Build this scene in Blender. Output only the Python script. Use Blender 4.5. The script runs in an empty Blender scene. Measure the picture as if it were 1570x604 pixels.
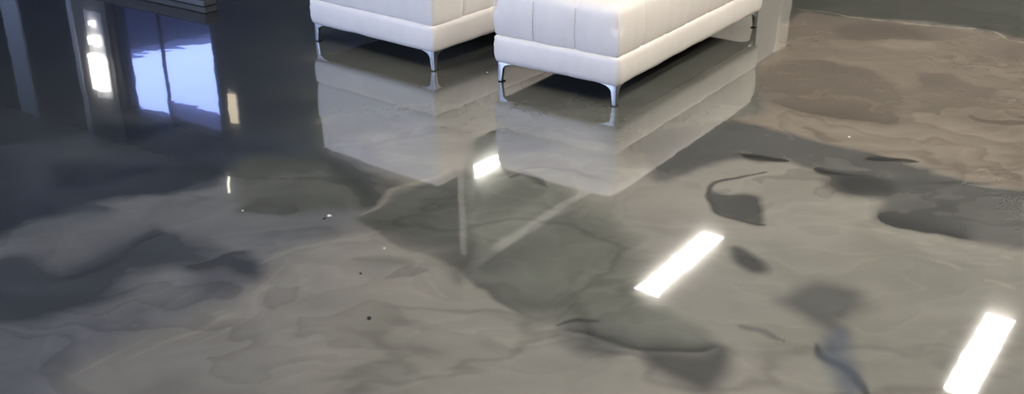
import bpy, bmesh, math
import numpy as np
from mathutils import Vector, Matrix, noise as mnoise

S = bpy.context.scene
COL = S.collection
PI = math.pi

# ------------------------------------------------------------------ render look
S.view_settings.view_transform = 'Standard'
S.view_settings.look = 'None'
S.view_settings.gamma = 1.0
S.view_settings.exposure = 0.35
S.view_settings.use_curve_mapping = False
try:
    S.cycles.use_denoising = True
    S.cycles.max_bounces = 10
    S.cycles.caustics_reflective = False
    S.cycles.caustics_refractive = False
    S.cycles.sample_clamp_indirect = 8.0
except Exception:
    pass

# ------------------------------------------------------------------ camera (1570 x 604 frame)
FOC, CX, CY, PITCH, ROLL, EYE = 1666.4, 785.0, 302.0, 0.4291, -0.0048, 1.55
fwd = Vector((0, math.cos(PITCH), -math.sin(PITCH)))
rgt0 = Vector((1, 0, 0)); up0 = Vector((0, math.sin(PITCH), math.cos(PITCH)))
rgt = rgt0 * math.cos(ROLL) + up0 * math.sin(ROLL)
upv = -rgt0 * math.sin(ROLL) + up0 * math.cos(ROLL)
cam = bpy.data.cameras.new('camera')
cam.sensor_fit = 'HORIZONTAL'; cam.sensor_width = 36.0
cam.lens = FOC / 1570.0 * 36.0
cam.clip_start = 0.05; cam.clip_end = 200
co = bpy.data.objects.new('camera', cam); COL.objects.link(co)
m = Matrix((rgt, upv, -fwd)).transposed().to_4x4()
m.translation = Vector((0, 0, EYE))
co.matrix_world = m
S.camera = co

def un(x, y, z=0.0):
    d = fwd + rgt * ((x - CX) / FOC) - upv * ((y - CY) / FOC)
    t = (z - EYE) / d.z
    return (d.x * t, d.y * t)

# room axes: u runs along the lights and the bench, v across to the left
YAW = 0.9607
D2 = Vector((math.cos(YAW), math.sin(YAW), 0)); D1 = Vector((-D2.y, D2.x, 0))
def W(u, v, z=0.0):
    p = D2 * u + D1 * v
    return Vector((p.x, p.y, z))

# ------------------------------------------------------------------ helpers
def link(name, me, mat=None, parent=None, smooth=False):
    o = bpy.data.objects.new(name, me); COL.objects.link(o)
    if mat is not None: me.materials.append(mat)
    if parent is not None: o.parent = parent
    if smooth:
        for p in me.polygons: p.use_smooth = True
    return o

def obj(name, bm, mat, parent=None, smooth=False):
    me = bpy.data.meshes.new(name)
    bmesh.ops.recalc_face_normals(bm, faces=bm.faces)
    bm.to_mesh(me); bm.free()
    return link(name, me, mat, parent, smooth)

def tag(o, label=None, cat=None, group=None, kind=None):
    if label: o['label'] = label
    if cat: o['category'] = cat
    if group: o['group'] = group
    if kind: o['kind'] = kind
    return o

def empty(name, loc, rotz=0.0):
    o = bpy.data.objects.new(name, None); COL.objects.link(o)
    o.location = loc; o.rotation_euler = (0, 0, rotz)
    o.empty_display_size = 0.1
    return o

def box(bm, lo, hi, bevel=0.0, seg=2):
    r = bmesh.ops.create_cube(bm, size=1.0)
    c = [(a + b) / 2 for a, b in zip(lo, hi)]; s = [b - a for a, b in zip(lo, hi)]
    for v in r['verts']:
        v.co = Vector((c[0] + v.co.x * s[0], c[1] + v.co.y * s[1], c[2] + v.co.z * s[2]))
    if bevel > 0:
        es = list({e for v in r['verts'] for e in v.link_edges})
        bmesh.ops.bevel(bm, geom=es, offset=bevel, segments=seg, profile=0.5, affect='EDGES')
    return bm

def rounded(lo, hi, r, step=0.02, rtop=None, deform=None):
    """upholstered block: a fine cube grid rounded at its edges, then deformed"""
    lo = Vector(lo); hi = Vector(hi)
    bm = bmesh.new()
    n = [max(4, int(round((hi[i] - lo[i]) / step))) for i in range(3)]
    seen = {}
    def vert(p):
        k = (round(p[0], 5), round(p[1], 5), round(p[2], 5))
        if k not in seen: seen[k] = bm.verts.new(p)
        return seen[k]
    def lin(i, k):      # denser spacing at the edges
        t = k / n[i]
        t = t + 0.06 * math.sin(2 * PI * t) * -1
        return lo[i] + (hi[i] - lo[i]) * t
    for ax in range(3):
        a, b = [(1, 2), (0, 2), (0, 1)][ax]
        for side in (lo[ax], hi[ax]):
            for i in range(n[a]):
                for j in range(n[b]):
                    q = []
                    for (ii, jj) in ((i, j), (i + 1, j), (i + 1, j + 1), (i, j + 1)):
                        p = [0, 0, 0]; p[ax] = side; p[a] = lin(a, ii); p[b] = lin(b, jj)
                        q.append(vert(p))
                    try: bm.faces.new(q)
                    except ValueError: pass
    mid = (lo + hi) / 2
    for v in bm.verts:
        p = v.co.copy()
        rr = r
        if rtop is not None and p.z > mid.z: rr = rtop
        inner = Vector([min(max(p[i], lo[i] + rr), hi[i] - rr) for i in range(3)])
        d = p - inner
        nrm = d.normalized() if d.length > 1e-9 else Vector((0, 0, 1))
        q = inner + nrm * min(d.length, rr) if d.length > 1e-9 else p
        v.co = deform(q, nrm) if deform else q
    return bm

def ngrid(c, w): return math.exp(-(c / w) ** 2)

# ------------------------------------------------------------------ materials
def mat(name):
    M = bpy.data.materials.new(name); M.use_nodes = True
    nt = M.node_tree
    return M, nt, nt.nodes['Principled BSDF']

def simple(name, col, rough=0.5, metal=0.0, noise=0.0, scale=20.0, bump=0.0, coat=0.0):
    M, nt, b = mat(name)
    b.inputs['Roughness'].default_value = rough
    b.inputs['Metallic'].default_value = metal
    if coat: b.inputs['Coat Weight'].default_value = coat; b.inputs['Coat Roughness'].default_value = 0.05
    tc = nt.nodes.new('ShaderNodeTexCoord')
    nz = nt.nodes.new('ShaderNodeTexNoise'); nz.inputs['Scale'].default_value = scale; nz.inputs['Detail'].default_value = 6
    nt.links.new(tc.outputs['Object'], nz.inputs['Vector'])
    cr = nt.nodes.new('ShaderNodeValToRGB')
    c0 = [max(0, c * (1 - noise)) for c in col] + [1]; c1 = [min(1, c * (1 + noise)) for c in col] + [1]
    cr.color_ramp.elements[0].color = c0; cr.color_ramp.elements[1].color = c1
    cr.color_ramp.elements[0].position = 0.3; cr.color_ramp.elements[1].position = 0.7
    nt.links.new(nz.outputs['Fac'], cr.inputs['Fac']); nt.links.new(cr.outputs['Color'], b.inputs['Base Color'])
    if bump:
        bp = nt.nodes.new('ShaderNodeBump'); bp.inputs['Strength'].default_value = bump; bp.inputs['Distance'].default_value = 0.01
        nt.links.new(nz.outputs['Fac'], bp.inputs['Height']); nt.links.new(bp.outputs['Normal'], b.inputs['Normal'])
    return M

M_LEATHER = simple('white_leather', (0.86, 0.82, 0.785), 0.42, 0, 0.025, 14, 0.10)
M_SEAM = simple('seam_thread', (0.42, 0.39, 0.36), 0.6, 0, 0.05, 60)
M_CHROME = simple('polished_chrome', (0.84, 0.85, 0.88), 0.2, 1.0, 0.02, 30)
M_BLACK = simple('black_lining', (0.004, 0.004, 0.005), 0.9, 0, 0.1, 30)
M_PLATFORM = simple('black_platform', (0.006, 0.007, 0.009), 0.45, 0, 0.2, 20)
M_KICK = simple('grey_metal_strip', (0.10, 0.105, 0.11), 0.4, 0.2, 0.05, 20)
M_WALL = simple('charcoal_wall_paint', (0.026, 0.035, 0.052), 0.7, 0, 0.12, 6)
M_WALLW = simple('warm_wall_paint', (0.27, 0.225, 0.18), 0.7, 0, 0.05, 6)
M_CEIL = simple('ceiling_tiles', (0.36, 0.37, 0.375), 0.9, 0, 0.06, 3)
M_TRIM = simple('white_trim_paint', (0.78, 0.77, 0.74), 0.5, 0, 0.03, 10)
M_GTRIM = simple('grey_trim_paint', (0.62, 0.66, 0.76), 0.5, 0, 0.05, 10)
M_FRAME = simple('dark_window_frame', (0.05, 0.055, 0.065), 0.4, 0.3, 0.05, 10)
M_BUILD = simple('dark_facade', (0.008, 0.012, 0.022), 0.8, 0, 0.2, 1.5)
M_GROUND = simple('asphalt', (0.09, 0.095, 0.105), 0.9, 0, 0.2, 3)
M_CRUMB = simple('dark_crumb', (0.02, 0.02, 0.02), 0.7, 0, 0.3, 200)
M_CRUMBW = simple('pale_crumb', (0.75, 0.72, 0.65), 0.5, 0, 0.1, 200)

def emis(name, col, st):
    M = bpy.data.materials.new(name); M.use_nodes = True
    nt = M.node_tree; nt.nodes.clear()
    e = nt.nodes.new('ShaderNodeEmission'); e.inputs['Color'].default_value = (*col, 1); e.inputs['Strength'].default_value = st
    o = nt.nodes.new('ShaderNodeOutputMaterial'); nt.links.new(e.outputs[0], o.inputs[0])
    return M
M_LAMP = emis('lamp_diffuser', (1.0, 0.93, 0.83), 32.0)
M_SCONCE = emis('wall_lamp_glow', (1.0, 0.93, 0.82), 6.0)

def glass(name, tint=(.93, .96, .97)):
    M = bpy.data.materials.new(name); M.use_nodes = True
    nt = M.node_tree; nt.nodes.clear()
    t = nt.nodes.new('ShaderNodeBsdfTransparent'); t.inputs['Color'].default_value = (*tint, 1)
    g = nt.nodes.new('ShaderNodeBsdfGlossy'); g.inputs['Roughness'].default_value = 0.01
    f = nt.nodes.new('ShaderNodeValue'); f.outputs[0].default_value = 0.025
    mx = nt.nodes.new('ShaderNodeMixShader'); o = nt.nodes.new('ShaderNodeOutputMaterial')
    nt.links.new(f.outputs[0], mx.inputs[0]); nt.links.new(t.outputs[0], mx.inputs[1]); nt.links.new(g.outputs[0], mx.inputs[2])
    nt.links.new(mx.outputs[0], o.inputs[0])
    return M
M_GLASS = glass('clear_pane')
M_TINT = glass('tinted_pane', (.48, .51, .66))
M_BLIND = bpy.data.materials.new('thin_blind_fabric'); M_BLIND.use_nodes = True
_n = M_BLIND.node_tree; _n.nodes.clear()
_a = _n.nodes.new('ShaderNodeBsdfTransparent'); _a.inputs['Color'].default_value = (.42, .40, .42, 1)
_o = _n.nodes.new('ShaderNodeOutputMaterial'); _b = _n.nodes.new('ShaderNodeBsdfTranslucent'); _b.inputs['Color'].default_value = (.6, .58, .6, 1)
_m = _n.nodes.new('ShaderNodeMixShader'); _m.inputs[0].default_value = .4
_n.links.new(_a.outputs[0], _m.inputs[1]); _n.links.new(_b.outputs[0], _m.inputs[2]); _n.links.new(_m.outputs[0], _o.inputs[0])

# ------------------------------------------------------------------ poured epoxy floor
def vnoise(x, y, seed):
    """value noise, smooth, -1..1"""
    xi = np.floor(x).astype(np.int64); yi = np.floor(y).astype(np.int64)
    fx = x - xi; fy = y - yi
    fx = fx * fx * fx * (fx * (fx * 6 - 15) + 10); fy = fy * fy * fy * (fy * (fy * 6 - 15) + 10)
    def h(a, b):
        n = (a * 374761393 + b * 668265263 + seed * 1442695041) & 0xffffffff
        n = ((n ^ (n >> 13)) * 1274126177) & 0xffffffff
        n = n ^ (n >> 16)
        return (n & 0xffff) / 32767.5 - 1.0
    a = h(xi, yi); b = h(xi + 1, yi); c = h(xi, yi + 1); d = h(xi + 1, yi + 1)
    return (a * (1 - fx) + b * fx) * (1 - fy) + (c * (1 - fx) + d * fx) * fy

def fbm(x, y, seed, oct=4, gain=0.5):
    s = 0; a = 1.0; t = 0
    for k in range(oct):
        s = s + a * vnoise(x * 2 ** k + 13.7 * k, y * 2 ** k - 7.1 * k, seed + k); t += a; a *= gain
    return s / t

def sd_poly(X, Y, pts):
    """signed distance, positive inside"""
    n = len(pts); d = np.full(X.shape, 1e9); inside = np.zeros(X.shape, bool)
    for i in range(n):
        x0, y0 = pts[i]; x1, y1 = pts[(i + 1) % n]
        ex, ey = x1 - x0, y1 - y0
        t = np.clip(((X - x0) * ex + (Y - y0) * ey) / (ex * ex + ey * ey + 1e-12), 0, 1)
        d = np.minimum(d, np.hypot(X - x0 - t * ex, Y - y0 - t * ey))
        c = ((y0 > Y) != (y1 > Y)) & (X < (x1 - x0) * (Y - y0) / (y1 - y0 + 1e-12) + x0)
        inside ^= c
    return np.where(inside, d, -d)

def sd_line(X, Y, pts):
    """distance to a polyline, which side of it, and how far along it (0..1)"""
    d = np.full(X.shape, 1e9); side = np.zeros(X.shape); along = np.zeros(X.shape)
    seg = [math.hypot(pts[i + 1][0] - pts[i][0], pts[i + 1][1] - pts[i][1]) for i in range(len(pts) - 1)]
    tot = sum(seg) + 1e-9; run = 0.0
    for i in range(len(pts) - 1):
        x0, y0 = pts[i]; x1, y1 = pts[i + 1]
        ex, ey = x1 - x0, y1 - y0
        t = np.clip(((X - x0) * ex + (Y - y0) * ey) / (ex * ex + ey * ey + 1e-12), 0, 1)
        dd = np.hypot(X - x0 - t * ex, Y - y0 - t * ey)
        s = np.sign(ex * (Y - y0) - ey * (X - x0))
        near = dd < d
        side = np.where(near, s, side); along = np.where(near, (run + t * seg[i]) / tot, along); d = np.minimum(d, dd)
        run += seg[i]
    return d, side, along

def sstep(a, b, x):
    t = np.clip((x - a) / (b - a), 0, 1)
    return t * t * (3 - 2 * t)

xs = np.concatenate([[-16, -11, -7.5, -5, -4], np.arange(-3.35, 3.351, 0.009), [4, 5, 7.5, 11, 18]])
ys = np.concatenate([[-11, -7, -3, 0, 1.2], np.arange(1.9, 6.6, 0.009), [7.2, 8.5, 11, 15, 22]])
XX, YY = np.meshgrid(xs, ys)

TAUPE = np.array([0.352, 0.338, 0.302]); GREEN = np.array([0.225, 0.235, 0.205])
CHAR = np.array([0.050, 0.054, 0.056]); BROWN = np.array([0.330, 0.285, 0.240])
DBROWN = np.array([0.185, 0.158, 0.134]); NAVY = np.array([0.021, 0.034, 0.052]); SLATE = np.array([0.108, 0.132, 0.180])
PALE = np.array([0.46, 0.43, 0.36]); LGREY = np.array([0.242, 0.262, 0.302])
MOSS = np.array([0.125, 0.135, 0.118])

w1 = fbm(XX * 2.2, YY * 2.2, 11, 4); w2 = fbm(XX * 2.2, YY * 2.2, 57, 4)
WX = XX + 0.085 * w1; WY = YY + 0.085 * w2
w3 = fbm(XX * 9, YY * 9, 91, 3); w4 = fbm(XX * 9, YY * 9, 37, 3)
WX = WX + 0.006 * w3; WY = WY + 0.006 * w4

base = np.empty(XX.shape + (3,))
t = sstep(-0.45, 0.5, fbm(WX * 1.1, WY * 1.1, 5, 4))[..., None]
base[:] = TAUPE * (1 - t) + (TAUPE * 0.55 + GREEN * 0.45) * t
pig = base

def lay(mask, col):
    global pig
    pig = pig * (1 - mask[..., None]) + col * mask[..., None]

def curve(p, closed, n=5):
    """rounds a coarse outline off into a flowing one (Catmull-Rom)"""
    out = []; m_ = len(p)
    for i in range(m_ if closed else m_ - 1):
        if closed: a, b, c, d = p[i - 1], p[i], p[(i + 1) % m_], p[(i + 2) % m_]
        else: a, b, c, d = p[max(i - 1, 0)], p[i], p[i + 1], p[min(i + 2, m_ - 1)]
        for k in range(n):
            t = k / n
            out.append(tuple(.5 * (2 * b[q] + (c[q] - a[q]) * t + (2 * a[q] - 5 * b[q] + 4 * c[q] - d[q]) * t * t + (3 * b[q] - a[q] - 3 * c[q] + d[q]) * t ** 3) for q in (0, 1)))
    if not closed: out.append(p[-1])
    return out

def near(pts, pad):
    a = np.array(pts)
    return (WX > a[:, 0].min() - pad) & (WX < a[:, 0].max() + pad) & (WY > a[:, 1].min() - pad) & (WY < a[:, 1].max() + pad)

def poly(px, col, op, soft, streak=0.0, seed=0):
    pts = curve([un(*q) for q in px], True)
    sel = near(pts, .5); X = WX[sel]; Y = WY[sel]
    sd = sd_poly(X, Y, pts)
    mk = np.zeros(WX.shape)
    mk[sel] = sstep(-soft, soft, sd + (streak * fbm(X * 4, Y * 4, 200 + seed, 4) if streak else 0)) * op
    lay(mk, col)

def stroke(px, col, op, width, fade=None, taper=True, mod=1.0):
    """a vein: crisp on one side when fade (metres) is given, feathering off to the left of its direction"""
    pts = curve([un(*q) for q in px], False)
    sel = near(pts, .8)
    d = np.full(WX.shape, 9.0); s = np.ones(WX.shape); al = np.zeros(WX.shape)
    d[sel], s[sel], al[sel] = sd_line(WX[sel], WY[sel], pts)
    k = np.sqrt(np.clip(np.sin(PI * np.clip(al, 0, 1)), 0, 1)) if taper else 1.0     # thins out toward both ends
    wdt = np.maximum(width * (0.15 + 0.85 * k) * (1 + 0.35 * w3), 0.009 if fade is None else 0.016)
    if fade is None:
        mk = sstep(1.0, 0.15, d / wdt)
    else:
        dd = d * s * (1 if fade > 0 else -1)
        mk = np.where(dd > 0, np.exp(-dd / (abs(fade) * (0.2 + 0.8 * k))), sstep(1.0, 0.0, d / wdt))
        mk = mk * sstep(-0.02, 0.16, al) * sstep(1.02, 0.84, al)
    lay(np.clip(mk, 0, 1) * op * mod, col)

# --- left half: navy pour plus the dimmer light there painted in, thinning toward the front
LG = LGREY * 0.62
poly([(-300, 250), (500, 210), (560, 330), (470, 470), (380, 640), (-300, 760)], LGREY * 0.72, 0.80, 0.14, 0.10, 4)
poly([(-400, 470), (60, 470), (240, 470), (330, 560), (250, 660), (-400, 760)], LGREY * np.array([.62, .62, .65]), 0.5, 0.14, 0.10, 14)
poly([(-300, -60), (480, -60), (485, 110), (488, 228), (430, 255), (350, 262), (260, 300), (170, 322), (60, 335), (-300, 380)], NAVY, 0.86, 0.07, 0.16, 1)
poly([(40, 255), (120, 235), (235, 225), (330, 215), (470, 205), (480, 232), (360, 250), (240, 262), (140, 290), (40, 300)], SLATE * 0.7, 0.45, 0.08, 0.08, 15)
stroke([(-40, 240), (110, 214), (240, 198), (330, 190)], SLATE, 0.35, 0.05, -0.16)
poly([(60, 250), (150, 243), (235, 262), (180, 282), (90, 285)], NAVY * 0.8, 0.7, 0.06, 0.04, 16)
poly([(130, 195), (245, 188), (240, 205), (160, 222)], NAVY * 0.7, 0.7, 0.06)
stroke([(-60, 362), (60, 330), (120, 312), (200, 322)], NAVY * 1.2, 0.7, 0.03, -0.16)
poly([(-200, 400), (20, 392), (110, 400), (190, 385), (235, 366), (300, 352), (352, 380), (280, 408), (180, 432), (110, 470), (-200, 540)], SLATE * 0.42, 0.80, 0.07, 0.12, 3)
stroke([(100, 420), (190, 398), (245, 366), (300, 345)], SLATE * 0.36, 0.7, 0.03, 0.12)
stroke([(275, 408), (310, 402), (350, 385), (400, 378)], SLATE * 0.35, 0.75, 0.02, -0.10)
poly([(335, 395), (365, 390), (402, 402), (398, 425), (360, 432)], SLATE * 0.40, 0.85, 0.05, 0.03, 17)
poly([(270, 430), (330, 420), (380, 440), (300, 455)], SLATE * 0.6, 0.5, 0.06)
poly([(340, 480), (420, 470), (440, 530), (380, 560), (300, 550)], LGREY * 0.62, 0.6, 0.10)
poly([(365, 250), (480, 232), (560, 270), (570, 310), (470, 325), (430, 322), (372, 315)], MOSS, 0.8, 0.05, 0.04, 18)
stroke([(372, 316), (430, 323), (480, 318)], CHAR * 1.3, 0.6, 0.012, 0.10)
poly([(480, 235), (540, 255), (620, 280), (600, 300), (552, 318), (530, 290)], CHAR, 0.6, 0.035)
poly([(470, 465), (520, 455), (545, 470), (500, 490)], SLATE * 0.9, 0.45, 0.05)
poly([(560, 405), (610, 398), (620, 415), (575, 422)], SLATE * 0.9, 0.5, 0.04)
# --- middle: moss dark pours under and beside the seating
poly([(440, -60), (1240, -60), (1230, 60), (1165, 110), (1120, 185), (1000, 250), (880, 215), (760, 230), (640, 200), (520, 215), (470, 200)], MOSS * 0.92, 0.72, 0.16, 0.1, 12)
poly([(540, 333), (640, 285), (720, 268), (722, 410), (680, 398), (600, 362)], MOSS, 0.85, 0.03, 0.02, 5)
stroke([(530, 330), (600, 368), (660, 392), (722, 409), (775, 450), (845, 482)], CHAR, 0.72, 0.02, 0.10)
poly([(722, 408), (752, 385), (830, 345), (935, 322), (1000, 400), (1010, 470), (1110, 540), (1000, 545), (900, 505), (790, 452)], MOSS * 1.25, 0.8, 0.05, 0.05, 6)
stroke([(730, 412), (752, 385), (830, 342), (900, 306)], CHAR * 1.5, 0.45, 0.012, -0.06)
poly([(726, 300), (800, 275), (890, 300), (800, 350), (730, 380)], MOSS * 1.35, 0.75, 0.05)
stroke([(775, 276), (800, 271), (830, 284)], CHAR, 0.6, 0.03)
stroke([(850, 495), (905, 508), (975, 540), (1060, 548), (1110, 530)], CHAR, 0.9, 0.022, 0.05)
stroke([(860, 490), (890, 485), (925, 488)], CHAR, 0.7, 0.018)
poly([(985, 545), (1060, 552), (1110, 535), (1120, 570), (1080, 610), (1010, 580)], CHAR * 1.1, 0.8, 0.04)
poly([(860, 500), (905, 510), (960, 540), (930, 560), (880, 540)], CHAR * 1.5, 0.6, 0.04)
# --- between and right of the bench
poly([(950, -40), (1240, -40), (1235, 60), (1165, 110), (1160, 170), (1100, 190), (1000, 240), (950, 200)], GREEN * 0.6, 0.4, 0.10)
# --- brown pour on the right
poly([(1165, 95), (1232, 20), (1300, 28), (1440, 42), (1700, 90), (1700, 320), (1570, 292), (1430, 262), (1260, 215), (1110, 190), (1162, 160)], BROWN, 0.93, 0.035)
poly([(1240, -60), (1240, 14), (1330, 26), (1450, 38), (1580, 62), (1750, 90), (1750, -60)], GREEN * 0.66, 0.85, 0.03, 0.03, 20)
poly([(1165, 105), (1240, 95), (1340, 110), (1390, 150), (1378, 188), (1290, 178), (1165, 158)], DBROWN, 0.62, 0.05)
stroke([(1168, 153), (1215, 162), (1290, 172), (1382, 187)], DBROWN * 0.7, 0.65, 0.03, 0.10)
poly([(1280, 40), (1360, 36), (1420, 55), (1360, 66), (1300, 58)], DBROWN, 0.6, 0.05)
poly([(1380, 130), (1440, 112), (1560, 150), (1700, 200), (1700, 260), (1500, 195), (1400, 165)], DBROWN * 1.15, 0.5, 0.08)
poly([(1330, 62), (1420, 60), (1420, 70), (1360, 74)], BROWN * 1.35, 0.6, 0.05)
stroke([(1500, 180), (1535, 190), (1600, 188)], DBROWN * 0.7, 0.7, 0.03)
stroke([(1229, 15), (1290, 22), (1370, 34), (1450, 42), (1510, 47), (1545, 60), (1620, 72)], PALE * 1.1, 0.75, 0.016, None)
# --- the long charcoal vein right
poly([(1000, 222), (1060, 200), (1115, 188), (1255, 213), (1400, 255), (1480, 275), (1700, 318), (1700, 385), (1530, 376), (1420, 352), (1375, 335), (1368, 312), (1300, 300), (1270, 270), (1235, 262), (1185, 250), (1130, 245), (1050, 270), (1000, 280)], CHAR * 1.75, 0.72, 0.035, 0.02, 8)
stroke([(1368, 320), (1385, 342), (1440, 357), (1535, 377)], CHAR * 0.8, 0.85, 0.012, 0.12)
stroke([(1120, 240), (1150, 244), (1192, 250)], CHAR * 0.6, 0.9, 0.05)
stroke([(1232, 256), (1252, 264), (1285, 268)], CHAR * 0.7, 0.9, 0.06)
stroke([(1310, 240), (1345, 239), (1382, 244)], CHAR * 0.6, 0.85, 0.04)
poly([(1255, 275), (1300, 262), (1365, 282), (1366, 306), (1300, 304)], CHAR, 0.7, 0.04)
stroke([(1465, 277), (1510, 283), (1580, 290)], PALE * 0.9, 0.5, 0.012)
# --- hook shaped vein
poly([(1086, 290), (1120, 298), (1160, 300), (1185, 320), (1186, 342), (1140, 334), (1100, 316)], CHAR * 1.3, 0.85, 0.02)
stroke([(1162, 266), (1120, 276), (1088, 284), (1085, 298), (1110, 322), (1150, 336), (1188, 344)], CHAR * 0.7, 0.8, 0.016, None)
# --- spots and drops at the right front
poly([(1138, 375), (1165, 382), (1190, 408), (1172, 415), (1148, 402)], CHAR * 1.2, 0.85, 0.02)
poly([(1205, 455), (1250, 430), (1330, 440), (1345, 468), (1310, 490), (1310, 510), (1270, 500)], CHAR * 1.7, 0.75, 0.05)
stroke([(1262, 520), (1280, 540), (1310, 556), (1345, 600)], CHAR, 0.8, 0.03)
stroke([(1150, 502), (1185, 510), (1212, 520)], CHAR * 1.5, 0.5, 0.02)
poly([(1270, 520), (1310, 505), (1330, 560), (1330, 610), (1300, 590)], SLATE, 0.7, 0.03)
poly([(1370, 400), (1600, 400), (1600, 470), (1450, 470)], GREEN * 1.05, 0.5, 0.1)
for q in ([(1432, 398), (1450, 402), (1462, 408)], [(1500, 425), (1520, 430), (1545, 440)], [(1425, 376), (1450, 379)], [(1360, 352), (1400, 360)], [(1548, 392), (1562, 398)]):
    stroke(q, PALE, 0.45, 0.018)
# --- pale trowel streaks at the left front
poly([(100, 570), (300, 470), (430, 400), (560, 355), (700, 412), (560, 480), (480, 610), (150, 640)], TAUPE * 1.04, 0.6, 0.10)
for (a, b, op, wd) in (((110, 575), (330, 470), .45, .010), ((250, 530), (405, 440), .55, .012), ((330, 480), (460, 392), .35, .010), ((400, 400), (570, 352), .5, .016),
                       ((210, 545), (300, 500), .4, .008), ((300, 525), (400, 470), .4, .008), ((410, 392), (500, 365), .5, .010)):
    brk = sstep(-0.25, 0.35, fbm(XX * 5, YY * 9, 400 + int(a[0]), 3))
    stroke([a, b], PALE, op * 0.55, wd * 1.3, mod=brk)
stroke([(545, 328), (575, 312), (610, 290), (650, 272), (700, 254)], PALE, 0.4, 0.022)  # mirrored glow of a ceiling line, painted in as a pale streak
for k in range(5):
    stroke([(600 + k * 9, 432 - k), (632 + k * 8, 408 + k)], CHAR * 1.6, 0.38, 0.006)
stroke([(540, 400), (590, 395), (640, 405)], GREEN * 0.8, 0.4, 0.05)
# marbling left by the pour: fronts that are crisp on one side and feather off on the other
SX = XX + .085 * w1; SY = YY + .085 * w2
f1 = fbm(SX * 0.9 + .5 * w1, SY * 1.7 + .5 * w2, 501, 3)
saw = np.mod(f1 * 3.0 + 8, 1.0)
pig = pig * (1 - 0.27 * saw ** 3 * sstep(1.0, .96, saw) * sstep(-.3, .4, fbm(XX * .8, YY * .8, 555, 2)))[..., None]
f2 = fbm(SX * 1.6, SY * 3.2 + .6 * w1, 521, 3)
saw2 = np.mod(f2 * 2.6 + 8, 1.0)
pig = pig * (1 + 0.12 * saw2 ** 3 * sstep(1.0, .94, saw2))[..., None]
f3 = np.abs(fbm(WX * 1.3 + 3, WY * 2.4, 541, 5))
pig = pig * (1 - 0.22 * sstep(.09, 0, f3) * sstep(0, .4, fbm(XX * 1.1, YY * 1.1, 577, 2)))[..., None]
# fine drifting variation of the pigment everywhere
v1 = fbm(WX * 3.1 + 2 * w1, WY * 6.0, 301, 5); v2 = fbm(WX * 14, WY * 14, 311, 3)
pig = pig * (1 + 0.16 * v1 + 0.05 * v2)[..., None]
pig = np.clip(pig * 0.68, 0.003, 0.9)

ny, nx = XX.shape
me = bpy.data.meshes.new('floor')
verts = np.stack([XX.ravel(), YY.ravel(), np.zeros(nx * ny)], 1)
idx = np.arange(nx * ny).reshape(ny, nx)
quads = np.stack([idx[:-1, :-1].ravel(), idx[:-1, 1:].ravel(), idx[1:, 1:].ravel(), idx[1:, :-1].ravel()], 1)
nf = len(quads)
me.vertices.add(nx * ny); me.vertices.foreach_set('co', verts.ravel())
me.loops.add(nf * 4); me.loops.foreach_set('vertex_index', quads.ravel().astype(np.int32))
me.polygons.add(nf); me.polygons.foreach_set('loop_start', (np.arange(nf) * 4).astype(np.int32))
me.update(); me.validate()
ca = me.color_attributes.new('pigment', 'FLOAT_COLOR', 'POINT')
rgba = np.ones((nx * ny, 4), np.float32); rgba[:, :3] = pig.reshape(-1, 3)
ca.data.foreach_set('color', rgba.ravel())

M_FLOOR, nt, b = mat('poured_epoxy')
at = nt.nodes.new('ShaderNodeAttribute'); at.attribute_name = 'pigment'
tc = nt.nodes.new('ShaderNodeTexCoord')
nz = nt.nodes.new('ShaderNodeTexNoise'); nz.inputs['Scale'].default_value = 45; nz.inputs['Detail'].default_value = 5
nt.links.new(tc.outputs['Object'], nz.inputs['Vector'])
mr = nt.nodes.new('ShaderNodeMapRange'); mr.inputs['To Min'].default_value = 0.965; mr.inputs['To Max'].default_value = 1.035
nt.links.new(nz.outputs['Fac'], mr.inputs['Value'])
vm = nt.nodes.new('ShaderNodeVectorMath'); vm.operation = 'SCALE'
nt.links.new(at.outputs['Color'], vm.inputs[0]); nt.links.new(mr.outputs['Result'], vm.inputs['Scale'])
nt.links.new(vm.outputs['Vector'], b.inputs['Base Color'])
b.inputs['Roughness'].default_value = 0.075
b.inputs['Specular IOR Level'].default_value = 0.12
b.inputs['Coat Weight'].default_value = 1.0
b.inputs['Coat Roughness'].default_value = 0.016
b.inputs['Coat IOR'].default_value = 1.62
# long soft waves of the self levelling coat plus a faint orange peel
wv = nt.nodes.new('ShaderNodeTexNoise'); wv.inputs['Scale'].default_value = 5.0; wv.inputs['Detail'].default_value = 2
wv2 = nt.nodes.new('ShaderNodeTexNoise'); wv2.inputs['Scale'].default_value = 38.0; wv2.inputs['Detail'].default_value = 1
nt.links.new(tc.outputs['Object'], wv.inputs['Vector']); nt.links.new(tc.outputs['Object'], wv2.inputs['Vector'])
ma = nt.nodes.new('ShaderNodeMath'); ma.operation = 'MULTIPLY_ADD'; ma.inputs[1].default_value = 0.035
nt.links.new(wv2.outputs['Fac'], ma.inputs[0]); nt.links.new(wv.outputs['Fac'], ma.inputs[2])
bp = nt.nodes.new('ShaderNodeBump'); bp.inputs['Strength'].default_value = 1.0; bp.inputs['Distance'].default_value = 0.0004
nt.links.new(ma.outputs[0], bp.inputs['Height']); nt.links.new(bp.outputs['Normal'], b.inputs['Coat Normal'])
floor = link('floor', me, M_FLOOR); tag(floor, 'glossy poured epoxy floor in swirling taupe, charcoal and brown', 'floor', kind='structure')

# ------------------------------------------------------------------ room shell (u, v axes)
room = math.atan2(D2.y, D2.x)
def shell(name, bm, mt, label=None, cat=None, kind='structure'):
    o = obj(name, bm, mt); o.rotation_euler = (0, 0, room)
    tag(o, label, cat, kind=kind); return o
HC = 2.7
U0, U1, V0, V1 = -3.6, 13.0, -4.6, 14.0
UF, VS = 6.42, 4.965           # front window wall plane, side glazing plane

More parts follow.
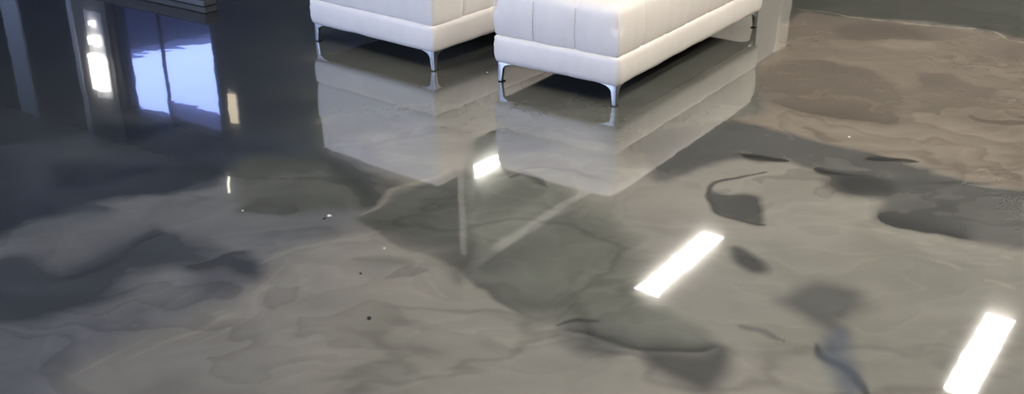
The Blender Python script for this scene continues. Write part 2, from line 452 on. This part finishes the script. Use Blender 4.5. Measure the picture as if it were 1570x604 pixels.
bm = bmesh.new(); box(bm, (U0 - .2, V0 - .2, HC), (UF + .2, V1 + .2, HC + .2)); box(bm, (UF + .2, V0 - .2, HC), (U1 + .2, 7.8, HC + .2)); shell('ceiling', bm, M_CEIL, 'plain grey ceiling with long recessed lights', 'ceiling')
bm = bmesh.new(); box(bm, (U0, V0 - .15, 0), (U1, V0, HC)); shell('wall_right', bm, M_WALLW, 'warm painted wall right of the benches', 'wall')
bm = bmesh.new(); box(bm, (U1, V0, 0), (U1 + .15, VS + .05, HC)); shell('wall_back', bm, M_WALL, 'dark wall far behind the benches', 'wall')
bm = bmesh.new(); box(bm, (U0, V1, 0), (UF + .15, V1 + .15, HC)); shell('wall_left', bm, M_WALL, 'dark wall far to the left', 'wall')
# wall with the window seen mirrored in the floor
bm = bmesh.new()
WV = (7.89, 9.34); WT = 2.32
box(bm, (UF, VS + .03, 0), (UF + .15, WV[0], HC))
box(bm, (UF, WV[1], 0), (UF + .15, V1, HC))
box(bm, (UF, WV[0], WT), (UF + .15, WV[1], HC))
shell('wall_front', bm, M_WALL, 'dark charcoal wall with the tall window at the left', 'wall')
# storefront wall behind the camera
bm = bmesh.new()
box(bm, (U0 - .15, V0, 0), (U0, 2.3, HC)); box(bm, (U0 - .15, 13.8, 0), (U0, V1, HC)); box(bm, (U0 - .15, 2.3, 2.62), (U0, 13.8, HC)); box(bm, (U0 - .15, 2.3, 0), (U0, 13.8, .90))
shell('wall_rear', bm, M_WALL, 'storefront wall behind the viewer', 'wall')
# window 1 (two panes, mullion)
w = empty('window_1', W(UF + .06, 0, 0), room); tag(w, 'tall two pane window in the charcoal wall', 'window', kind='structure')
bm = bmesh.new()
for (v0, v1) in ((WV[0], WV[0] + .02), (WV[1] - .02, WV[1]), (8.69, 8.71)): box(bm, (-.015, v0, .03), (.015, v1, WT))
box(bm, (-.04, WV[0], WT - .05), (.04, WV[1], WT)); box(bm, (-.04, WV[0], 0), (.04, WV[1], .05))
obj('window_frame', bm, M_FRAME, w)
for (v0, v1) in ((WV[0] + .02, 8.69), (8.71, WV[1] - .02)):
    bm = bmesh.new(); box(bm, (-.004, v0, .05), (.004, v1, WT - .05)); obj('pane', bm, M_TINT, w)
bm = bmesh.new(); box(bm, (-.045, WV[0] + .02, WT - .27), (-.040, 8.68, WT - .02)); obj('roller_blind', bm, M_BLIND, w)
# window 2: unseen storefront glazing, added to throw blue daylight on front faces
w = empty('window_2', W(U0 - .08, 0, 0), room); tag(w, 'wide unseen storefront window added behind the viewer for daylight on the front faces', 'window', kind='structure')
bm = bmesh.new()
for k in range(6):
    v = 2.3 + k * 11.5 / 5; box(bm, (-.04, v - .03, .90), (.04, v + .03, 2.62))
box(bm, (-.04, 2.3, .90), (.04, 13.8, .95)); box(bm, (-.04, 2.3, 2.57), (.04, 13.8, 2.62))
obj('window_frame', bm, M_FRAME, w)
for k in range(5):
    v = 2.3 + k * 2.3; bm = bmesh.new(); box(bm, (-.004, v + .03, .95), (.004, v + 2.27, 2.57)); obj('pane', bm, M_GLASS, w)
# window 3: interior glazing that turns the corner, white post and header
w = empty('window_3', W(0, VS, 0), room); tag(w, 'white framed interior glazing behind the sofa', 'window', kind='structure')
bm = bmesh.new()
box(bm, (UF - .02, -.04, 0), (UF + .10, .04, HC), .006)
obj('corner_post', bm, M_TRIM, w)
bm = bmesh.new(); box(bm, (UF + .10, -.05, HC - .16), (U1, .05, HC), .006); obj('header', bm, M_TRIM, w)
bm = bmesh.new(); box(bm, (UF + .10, -.03, 0), (U1, .03, .10), .006); obj('bottom_rail', bm, M_TRIM, w)
for k in range(3):
    a = UF + .10 + k * 2.16; bm = bmesh.new(); box(bm, (a, -.004, .10), (a + 2.14, .004, HC - .16)); obj('pane', bm, M_GLASS, w)
# grey verticals on the window wall
bm = bmesh.new(); box(bm, (UF - .03, 10.98, 0), (UF, 11.30, HC), .005); shell('trim_1', bm, M_GTRIM, 'grey upright trim on the charcoal wall', 'trim')
bm = bmesh.new(); box(bm, (UF - .02, 9.42, 0), (UF, 9.98, HC), .005); shell('trim_2', bm, simple('dim_grey_panel', (0.17, 0.175, 0.19), 0.6, 0, .05), 'dim grey panel beside the window', 'trim')
bm = bmesh.new(); box(bm, (UF - .035, 9.98, 0), (UF, 10.05, HC), .005); shell('trim_3', bm, M_GTRIM, 'slim pale trim at the edge of the dim grey panel', 'trim')
# room behind the glazing closes with a wall
bm = bmesh.new(); box(bm, (U1, VS + .05, 0), (U1 + .15, 9.0, HC)); box(bm, (UF + .15, 7.6, 0), (U1, 7.75, HC)); shell('wall_inner', bm, simple('grey_wall_paint', (0.16, 0.155, 0.14), 0.7, 0, .05, 6), 'dim wall of the room behind the glazing', 'wall')

# ------------------------------------------------------------------ outside
bm = bmesh.new(); box(bm, (-80, -80, -.25), (80, 80, -.02)); o = obj('ground', bm, M_GROUND); tag(o, 'dark asphalt outside the window', 'ground', kind='structure')
b_root = empty('street_building', (0, 0, 0)); tag(b_root, 'dark blue building across the street, mirrored in the floor below the bright sky', 'building')
ang = math.radians(36.9)
c = Vector((-11.5, 29.0, 0))
b_root.location = c; b_root.rotation_euler = (0, 0, ang)
bm = bmesh.new(); box(bm, (-16, 0, -.05), (22, 6, 7.3)); obj('facade', bm, M_BUILD, b_root)
bm = bmesh.new(); box(bm, (-16.2, -.2, 7.3), (22.2, 6.2, 7.5)); obj('parapet', bm, M_FRAME, b_root)

world = bpy.data.worlds.new('world'); S.world = world; world.use_nodes = True
wn = world.node_tree; bg = wn.nodes['Background']
tcw = wn.nodes.new('ShaderNodeTexCoord'); sx = wn.nodes.new('ShaderNodeSeparateXYZ'); rp = wn.nodes.new('ShaderNodeValToRGB')
wn.links.new(tcw.outputs['Generated'], sx.inputs[0]); wn.links.new(sx.outputs['Z'], rp.inputs['Fac'])
rp.color_ramp.elements[0].color = (0.58, 0.67, 1.0, 1); rp.color_ramp.elements[0].position = 0.0
rp.color_ramp.elements[1].color = (0.50, 0.62, 1.0, 1); rp.color_ramp.elements[1].position = 0.6
wn.links.new(rp.outputs['Color'], bg.inputs['Color']); bg.inputs['Strength'].default_value = 10.0

# ------------------------------------------------------------------ ceiling lights
def ceiling_light(u, v, L=1.22, label=None, wd=.205):
    r = empty('ceiling_light', W(u, v, HC), room)
    tag(r, label, 'ceiling light', 'long recessed ceiling lights')
    f = bmesh.new()
    for (a, b_) in (((-L / 2 - .03, -wd / 2 - .03), (L / 2 + .03, -wd / 2)), ((-L / 2 - .03, wd / 2), (L / 2 + .03, wd / 2 + .03)),
                    ((-L / 2 - .03, -wd / 2), (-L / 2, wd / 2)), ((L / 2, -wd / 2), (L / 2 + .03, wd / 2))):
        box(f, (a[0], a[1], -.022), (b_[0], b_[1], -.0005))
    obj('housing', f, M_TRIM, r)
    d = bmesh.new(); box(d, (-L / 2, -wd / 2, -.016), (L / 2, wd / 2, -.001)); obj('diffuser', d, M_LAMP, r)
    return r
ceiling_light(7.30, 3.40, label='long lit ceiling light, mirrored right of the middle below the bench')
ceiling_light(7.28, 1.03, label='long lit ceiling light mirrored in the lower right corner')
ceiling_light(8.05, 5.92, .80, label='shorter lit ceiling light behind the glazing, mirrored between sofa and bench')
for (u, v) in ((2.3, 1.03), (2.3, 3.4), (7.28, -1.4), (5.2, .6), (3.7, .6), (3.7, -.4), (5.2, -.4)):  # row lights first, then extra ones added to brighten the seating's right faces
    ceiling_light(u, v, label='unseen lit ceiling light near the viewer, some added to brighten the right faces')

# lamp on the window wall: a tall glowing box over two small bulbs
r = empty('wall_lamp', W(UF - .021, 9.62, 1.9), room)
tag(r, 'bright glowing wall lamp beside the tall window', 'wall lamp')
bm = bmesh.new(); box(bm, (-.02, -.14, -.62), (0, .14, .32), .004); obj('back_plate', bm, M_GTRIM, r)
bm = bmesh.new(); box(bm, (-.08, -.12, -.16), (-.02, .12, .22), .02); obj('lamp_shade', bm, M_SCONCE, r, True)
bm = bmesh.new(); box(bm, (-.06, -.10, -.36), (-.02, .10, -.26), .02); obj('bulb', bm, M_SCONCE, r, True)
bm = bmesh.new(); box(bm, (-.05, -.05, -.52), (-.02, .05, -.46), .012); obj('bulb', bm, M_SCONCE, r, True)

# small warm lit plate right of the window, thin lit strip on the ceiling in front of it
r = empty('wall_lamp', W(UF - .001, 7.66, 1.93), room)
tag(r, 'small dim warm wall lamp right of the tall window', 'wall lamp')
bm = bmesh.new(); box(bm, (-.012, -.06, -.17), (0, .06, .17), .003); obj('back_plate', bm, M_GTRIM, r)
bm = bmesh.new(); box(bm, (-.05, -.045, -.15), (-.012, .045, .15), .012); obj('lamp_shade', bm, emis('dim_warm_glow', (1.0, .85, .62), 1.6), r, True)
a = Vector((*un(347, 232, -HC), HC)); c = Vector((*un(352, 300, -HC), HC))
r = empty('strip_light', a, math.atan2(c.y - a.y, c.x - a.x)); LL = (c - a).length
tag(r, 'thin lit strip under the ceiling, mirrored as a wavy bright line left of the sofa', 'strip light')
bm = bmesh.new(); box(bm, (0, -.018, -.012), (LL, .018, -.0005)); obj('housing', bm, M_GTRIM, r)
bm = bmesh.new(); box(bm, (.01, -.010, -.020), (LL - .01, .010, -.012)); obj('diffuser', bm, emis('strip_glow', (1.0, .92, .8), 4.0), r)

M_STRIP = emis('lit_strip_glow', (1.0, .95, .84), 0.5)
r = empty('strip_light', W(UF - .02, VS, 0), room)
tag(r, 'upright lit strip on the corner post of the glazing, mirrored as the pale vertical line', 'strip light')
bm = bmesh.new(); box(bm, (-.012, -.04, .2), (0, .04, HC - .002), .003); obj('housing', bm, M_TRIM, r)
bm = bmesh.new(); box(bm, (-.018, -.028, .22), (-.012, .028, HC - .02)); obj('diffuser', bm, M_STRIP, r)
r = empty('strip_light', W(6.60, 4.80, HC), room)
tag(r, 'long lit strip under the ceiling along the glazing, mirrored as the pale slanting bar', 'strip light')
bm = bmesh.new(); box(bm, (0, -.065, -.02), (1.9, .065, -.0005), .003); obj('housing', bm, M_TRIM, r)
bm = bmesh.new(); box(bm, (.02, -.05, -.03), (1.88, .05, -.02)); obj('diffuser', bm, M_STRIP, r)

# ------------------------------------------------------------------ chrome furniture legs
def leg_bm(h, sx, sy, reach=.112, post=.025, th=.016):
    """corner leg: two thin wings that sweep along both faces and run down to a slim angle post. corner at origin, body toward sx, sy"""
    bm = bmesh.new()
    prof = [(0.0, h), (reach, h), (reach, h - .005)]
    for k in range(1, 13):
        t = k / 12
        a = t * PI / 2
        # quarter curve from the tip of the wing to the post
        x = post + (reach - post) * (1 - math.sin(a)) ** 1.35
        z = (h - .005) - (h * .44) * (1 - math.cos(a)) ** 1.0
        prof.append((x, z))
    prof += [(post * .72, 0.0), (0.0, 0.0)]
    for wing in (0, 1):
        vs = []
        for off in (0.0, th):
            row = []
            for (s, z) in prof:
                bend = 0.0
                x, y = (s, off) if wing == 0 else (off, s)
                row.append(bm.verts.new((x * sx, y * sy, z)))
            vs.append(row)
        n = len(prof)
        bm.faces.new(vs[0]); bm.faces.new(list(reversed(vs[1])))
        for i in range(n):
            j = (i + 1) % n
            bm.faces.new((vs[0][i], vs[0][j], vs[1][j], vs[1][i]))
    bmesh.ops.recalc_face_normals(bm, faces=bm.faces)
    es = [e for e in bm.edges if len(e.link_faces) == 2 and e.calc_face_angle(0) > 0.6]
    bmesh.ops.bevel(bm, geom=es, offset=.002, segments=2, profile=.5, affect='EDGES', clamp_overlap=True)
    return bm

LH, SH = .090, .2154
def legs(root, L, Wd, ins=.012):
    for (x, y, sx, sy) in ((ins, ins, 1, 1), (L - ins, ins, -1, 1), (ins, Wd - ins, 1, -1), (L - ins, Wd - ins, -1, -1)):
        o = obj('leg', leg_bm(LH + .003, sx, sy), M_CHROME, root, False)
        o.location = (x, y, .003)
        f = bmesh.new(); box(f, (min(0, sx * .024) , min(0, sy * .024), -.003), (max(0, sx * .024), max(0, sy * .024), .001)); obj('glide', f, M_BLACK, o)
        o['label'] = 'slim polished chrome corner leg'

def wrinkle(q, nrm, amp, sc, seed=0):
    return nrm * (amp * mnoise.noise(Vector((q.x * sc + seed, q.y * sc, q.z * sc * .6))))

def base_block(root, L, Wd, name='base', seed=0):
    def df(q, n):
        tz = (q.z - LH) / (SH - LH)
        bulge = .006 * math.sin(PI * min(max(tz, 0), 1))
        out = Vector((n.x, n.y, 0))
        p = q + out * bulge + wrinkle(q, n, .0035, 7, seed) + wrinkle(q, n, .0015, 22, seed)
        # puckers where the cover is pulled tight around its corners
        for cx_ in (0, L):
            for cy_ in (0, Wd):
                dd = math.hypot(q.x - cx_, q.y - cy_)
                p += out * (.0022 * math.sin((q.z * 1.2 + dd) * 130) * math.exp(-dd / .07))
        return p
    bm = rounded((0, 0, LH), (L, Wd, SH), .016, .016, .014, df)
    o = obj(name, bm, M_LEATHER, root, True)
    u = bmesh.new(); box(u, (.03, .03, LH - .004), (L - .03, Wd - .03, LH + .004)); obj('underside', u, M_BLACK, root)
    return o

def block(root, name, lo, hi, r, rtop, seed, gx=(), gy=(), gtop=True, bow=.010, gd=.007, mt=None, inset=.0):
    """padded block with stitched channels at x in gx and y in gy"""
    def df(q, n):
        tz = (q.z - lo[2]) / (hi[2] - lo[2])
        tx = (q.x - lo[0]) / (hi[0] - lo[0]); ty = (q.y - lo[1]) / (hi[1] - lo[1])
        out = Vector((n.x, n.y, 0))
        p = q + out * (bow * math.sin(PI * min(max(tz, 0), 1)) - .004 * math.exp(-max(tz, 0) / .06))
        if n.z > .2 and gtop: p += Vector((0, 0, n.z * .014 * math.sin(PI * min(max(tx, 0), 1)) * math.sin(PI * min(max(ty, 0), 1))))
        g = 0
        if abs(n.y) > .3 or n.z > .5:
            g = max([ngrid(q.x - c_, .010) for c_ in gx] + [0])
        if abs(n.x) > .3 or n.z > .5:
            g = max([g] + [ngrid(q.y - c_, .010) for c_ in gy])
        p -= n * gd * g
        p += wrinkle(q, n, .003, 6, seed) + wrinkle(q, n, .0012, 20, seed)
        return p
    bm = rounded(lo, hi, r, .0105 if (gx or gy) else .016, rtop, df)
    return obj(name, bm, mt or M_LEATHER, root, True)

def cord(root, name, pts, r, mt, label=None):
    bm = bmesh.new(); rings = []
    P = [Vector(q) for q in pts]
    for i, p in enumerate(P):
        t = (P[min(i + 1, len(P) - 1)] - P[max(i - 1, 0)]).normalized()
        a = t.orthogonal().normalized() if not rings else (a - t * a.dot(t)).normalized()
        b_ = t.cross(a)
        rings.append([bm.verts.new(p + (a * math.cos(k * PI / 4) + b_ * math.sin(k * PI / 4)) * r) for k in range(8)])
    for A_, B_ in zip(rings, rings[1:]):
        for k in range(8): bm.faces.new((A_[k], A_[(k + 1) % 8], B_[(k + 1) % 8], B_[k]))
    bm.faces.new(rings[0]); bm.faces.new(rings[-1])
    o = obj(name, bm, mt, root, True)
    if label: o['label'] = label
    return o

# ------------------------------------------------------------------ tufted white bench (right)
BL, BW, BH = 1.488, .6265, .432
bench = empty('upholstered_bench', (.4375, 4.2681, 0), YAW)
tag(bench, 'long white leather bench with channel stitched cushion on chrome legs, nearest the viewer', 'bench')
base_block(bench, BL, BW, seed=3)
gx = [BL * k / 7 for k in range(1, 7)]; gy = [BW / 3, BW * 2 / 3]
block(bench, 'cushion', (.004, .004, SH - .004), (BL - .004, BW - .004, BH), .012, .045, 9, gx, gy, True, .011, .006)
for y in gy:
    cord(bench, 'stitching', [(-.002 - .006 * math.sin(PI * k / 20), y, SH + .012 + (BH - SH - .05) * k / 20) for k in range(21)], .0011, M_SEAM)
# folded corner seams of the cushion
for (cx_, cy_, sx, sy) in ((0, 0, 1, 1), (BL, 0, -1, 1), (0, BW, 1, -1), (BL, BW, -1, -1)):
    pts = []
    for k in range(21):
        t = k / 20; z = SH + .006 + (BH - SH - .040) * t
        o_ = .0075 - .007 * math.sin(PI * t) + .028 * max(0, t - .8) * 2
        pts.append((cx_ + sx * o_, cy_ + sy * o_, z))
    cord(bench, 'corner_seam', pts, .0032, M_LEATHER)
legs(bench, BL, BW)

# ------------------------------------------------------------------ white sofa (left)
SL, SW = 1.75, .8269
def make_sofa(loc, yaw, label, L=SL, Wd=SW, arm_h=.585, back_h=.575):
    s = empty('sofa', loc, yaw)
    tag(s, label, 'sofa', 'white leather sofas')
    base_block(s, L, Wd, seed=21)
    A = .215
    block(s, 'arm', (.003, .003, SH - .004), (A, Wd - .003, arm_h), .012, .035, 31, bow=.008)
    block(s, 'arm', (L - A, .003, SH - .004), (L - .003, Wd - .003, arm_h), .012, .035, 41, bow=.008)
    n = 3; w_ = (L - 2 * A) / n
    for k in range(n):
        block(s, 'seat_cushion', (A + k * w_ + .002, .005, SH - .004), (A + (k + 1) * w_ - .002, Wd - .22, .43), .014, .045, 50 + k,
              [A + (k + .5) * w_], [.20, .40])
    block(s, 'backrest', (A + .002, Wd - .215, SH - .004), (L - A - .002, Wd - .004, back_h), .014, .05, 77, [A + w_, A + 2 * w_], [])
    legs(s, L, Wd)
    return s
make_sofa((-.3525, 4.756, 0), .8921, 'white leather sofa on chrome legs standing left of the bench')
p = W(5.70 + 1.74, 2.74 + .85)
make_sofa((p.x, p.y, 0), YAW + PI, 'white leather sofa far behind the bench, seen only as a pale mirror image', 1.74, .85, .77, .765)

# ------------------------------------------------------------------ black low platform at the top left
px, py = un(313, 11)
plat = empty('low_plinth', (px, py, 0), YAW)
tag(plat, 'low black plinth with grey foot strip, its end at the back left', 'plinth')
bm = bmesh.new(); box(bm, (0, 0, 0), (.090, 1.9, .036), .006); obj('foot_strip', bm, M_KICK, plat)
bm = bmesh.new(); box(bm, (-.004, -.004, .0355), (.094, 1.904, .105), .008, 3); obj('body', bm, M_PLATFORM, plat)

# ------------------------------------------------------------------ crumbs on the floor
import random
rnd = random.Random(4)
def crumb(px_, py_, size, mt, label):
    bm = bmesh.new(); bmesh.ops.create_icosphere(bm, subdivisions=2, radius=size)
    for v in bm.verts:
        v.co *= 1 + .35 * mnoise.noise(v.co * (1.2 / size) + Vector((px_, py_, 0)))
        v.co.z *= .6
    zmin = min(v.co.z for v in bm.verts)
    for v in bm.verts: v.co.z -= zmin
    o = obj('crumb', bm, mt, None, True)
    x, y = un(px_, py_); o.location = (x, y, 0); o.rotation_euler = (0, 0, rnd.random() * 6)
    tag(o, label, 'crumb', 'crumbs lying on the floor')
crumb(505, 333, .0075, M_CRUMBW, 'pale crumb beside a dark one left of the dark triangular swirl')
crumb(497, 336, .005, M_CRUMB, 'dark crumb touching the pale one left of the dark triangular swirl')
crumb(566, 489, .006, M_CRUMB, 'dark crumb on the pale floor at the lower left')
crumb(589, 382, .004, M_CRUMBW, 'small pale crumb under the dark triangular swirl')
crumb(372, 324, .004, M_CRUMBW, 'small pale crumb in front of the dark left floor')
crumb(747, 112, .005, M_CRUMBW, 'pale crumb between the sofa and the bench')
crumb(1302, 211, .005, M_CRUMBW, 'pale crumb on the brown swirl at the right')
crumb(553, 420, .004, M_CRUMB, 'tiny dark crumb above the trowel marks')
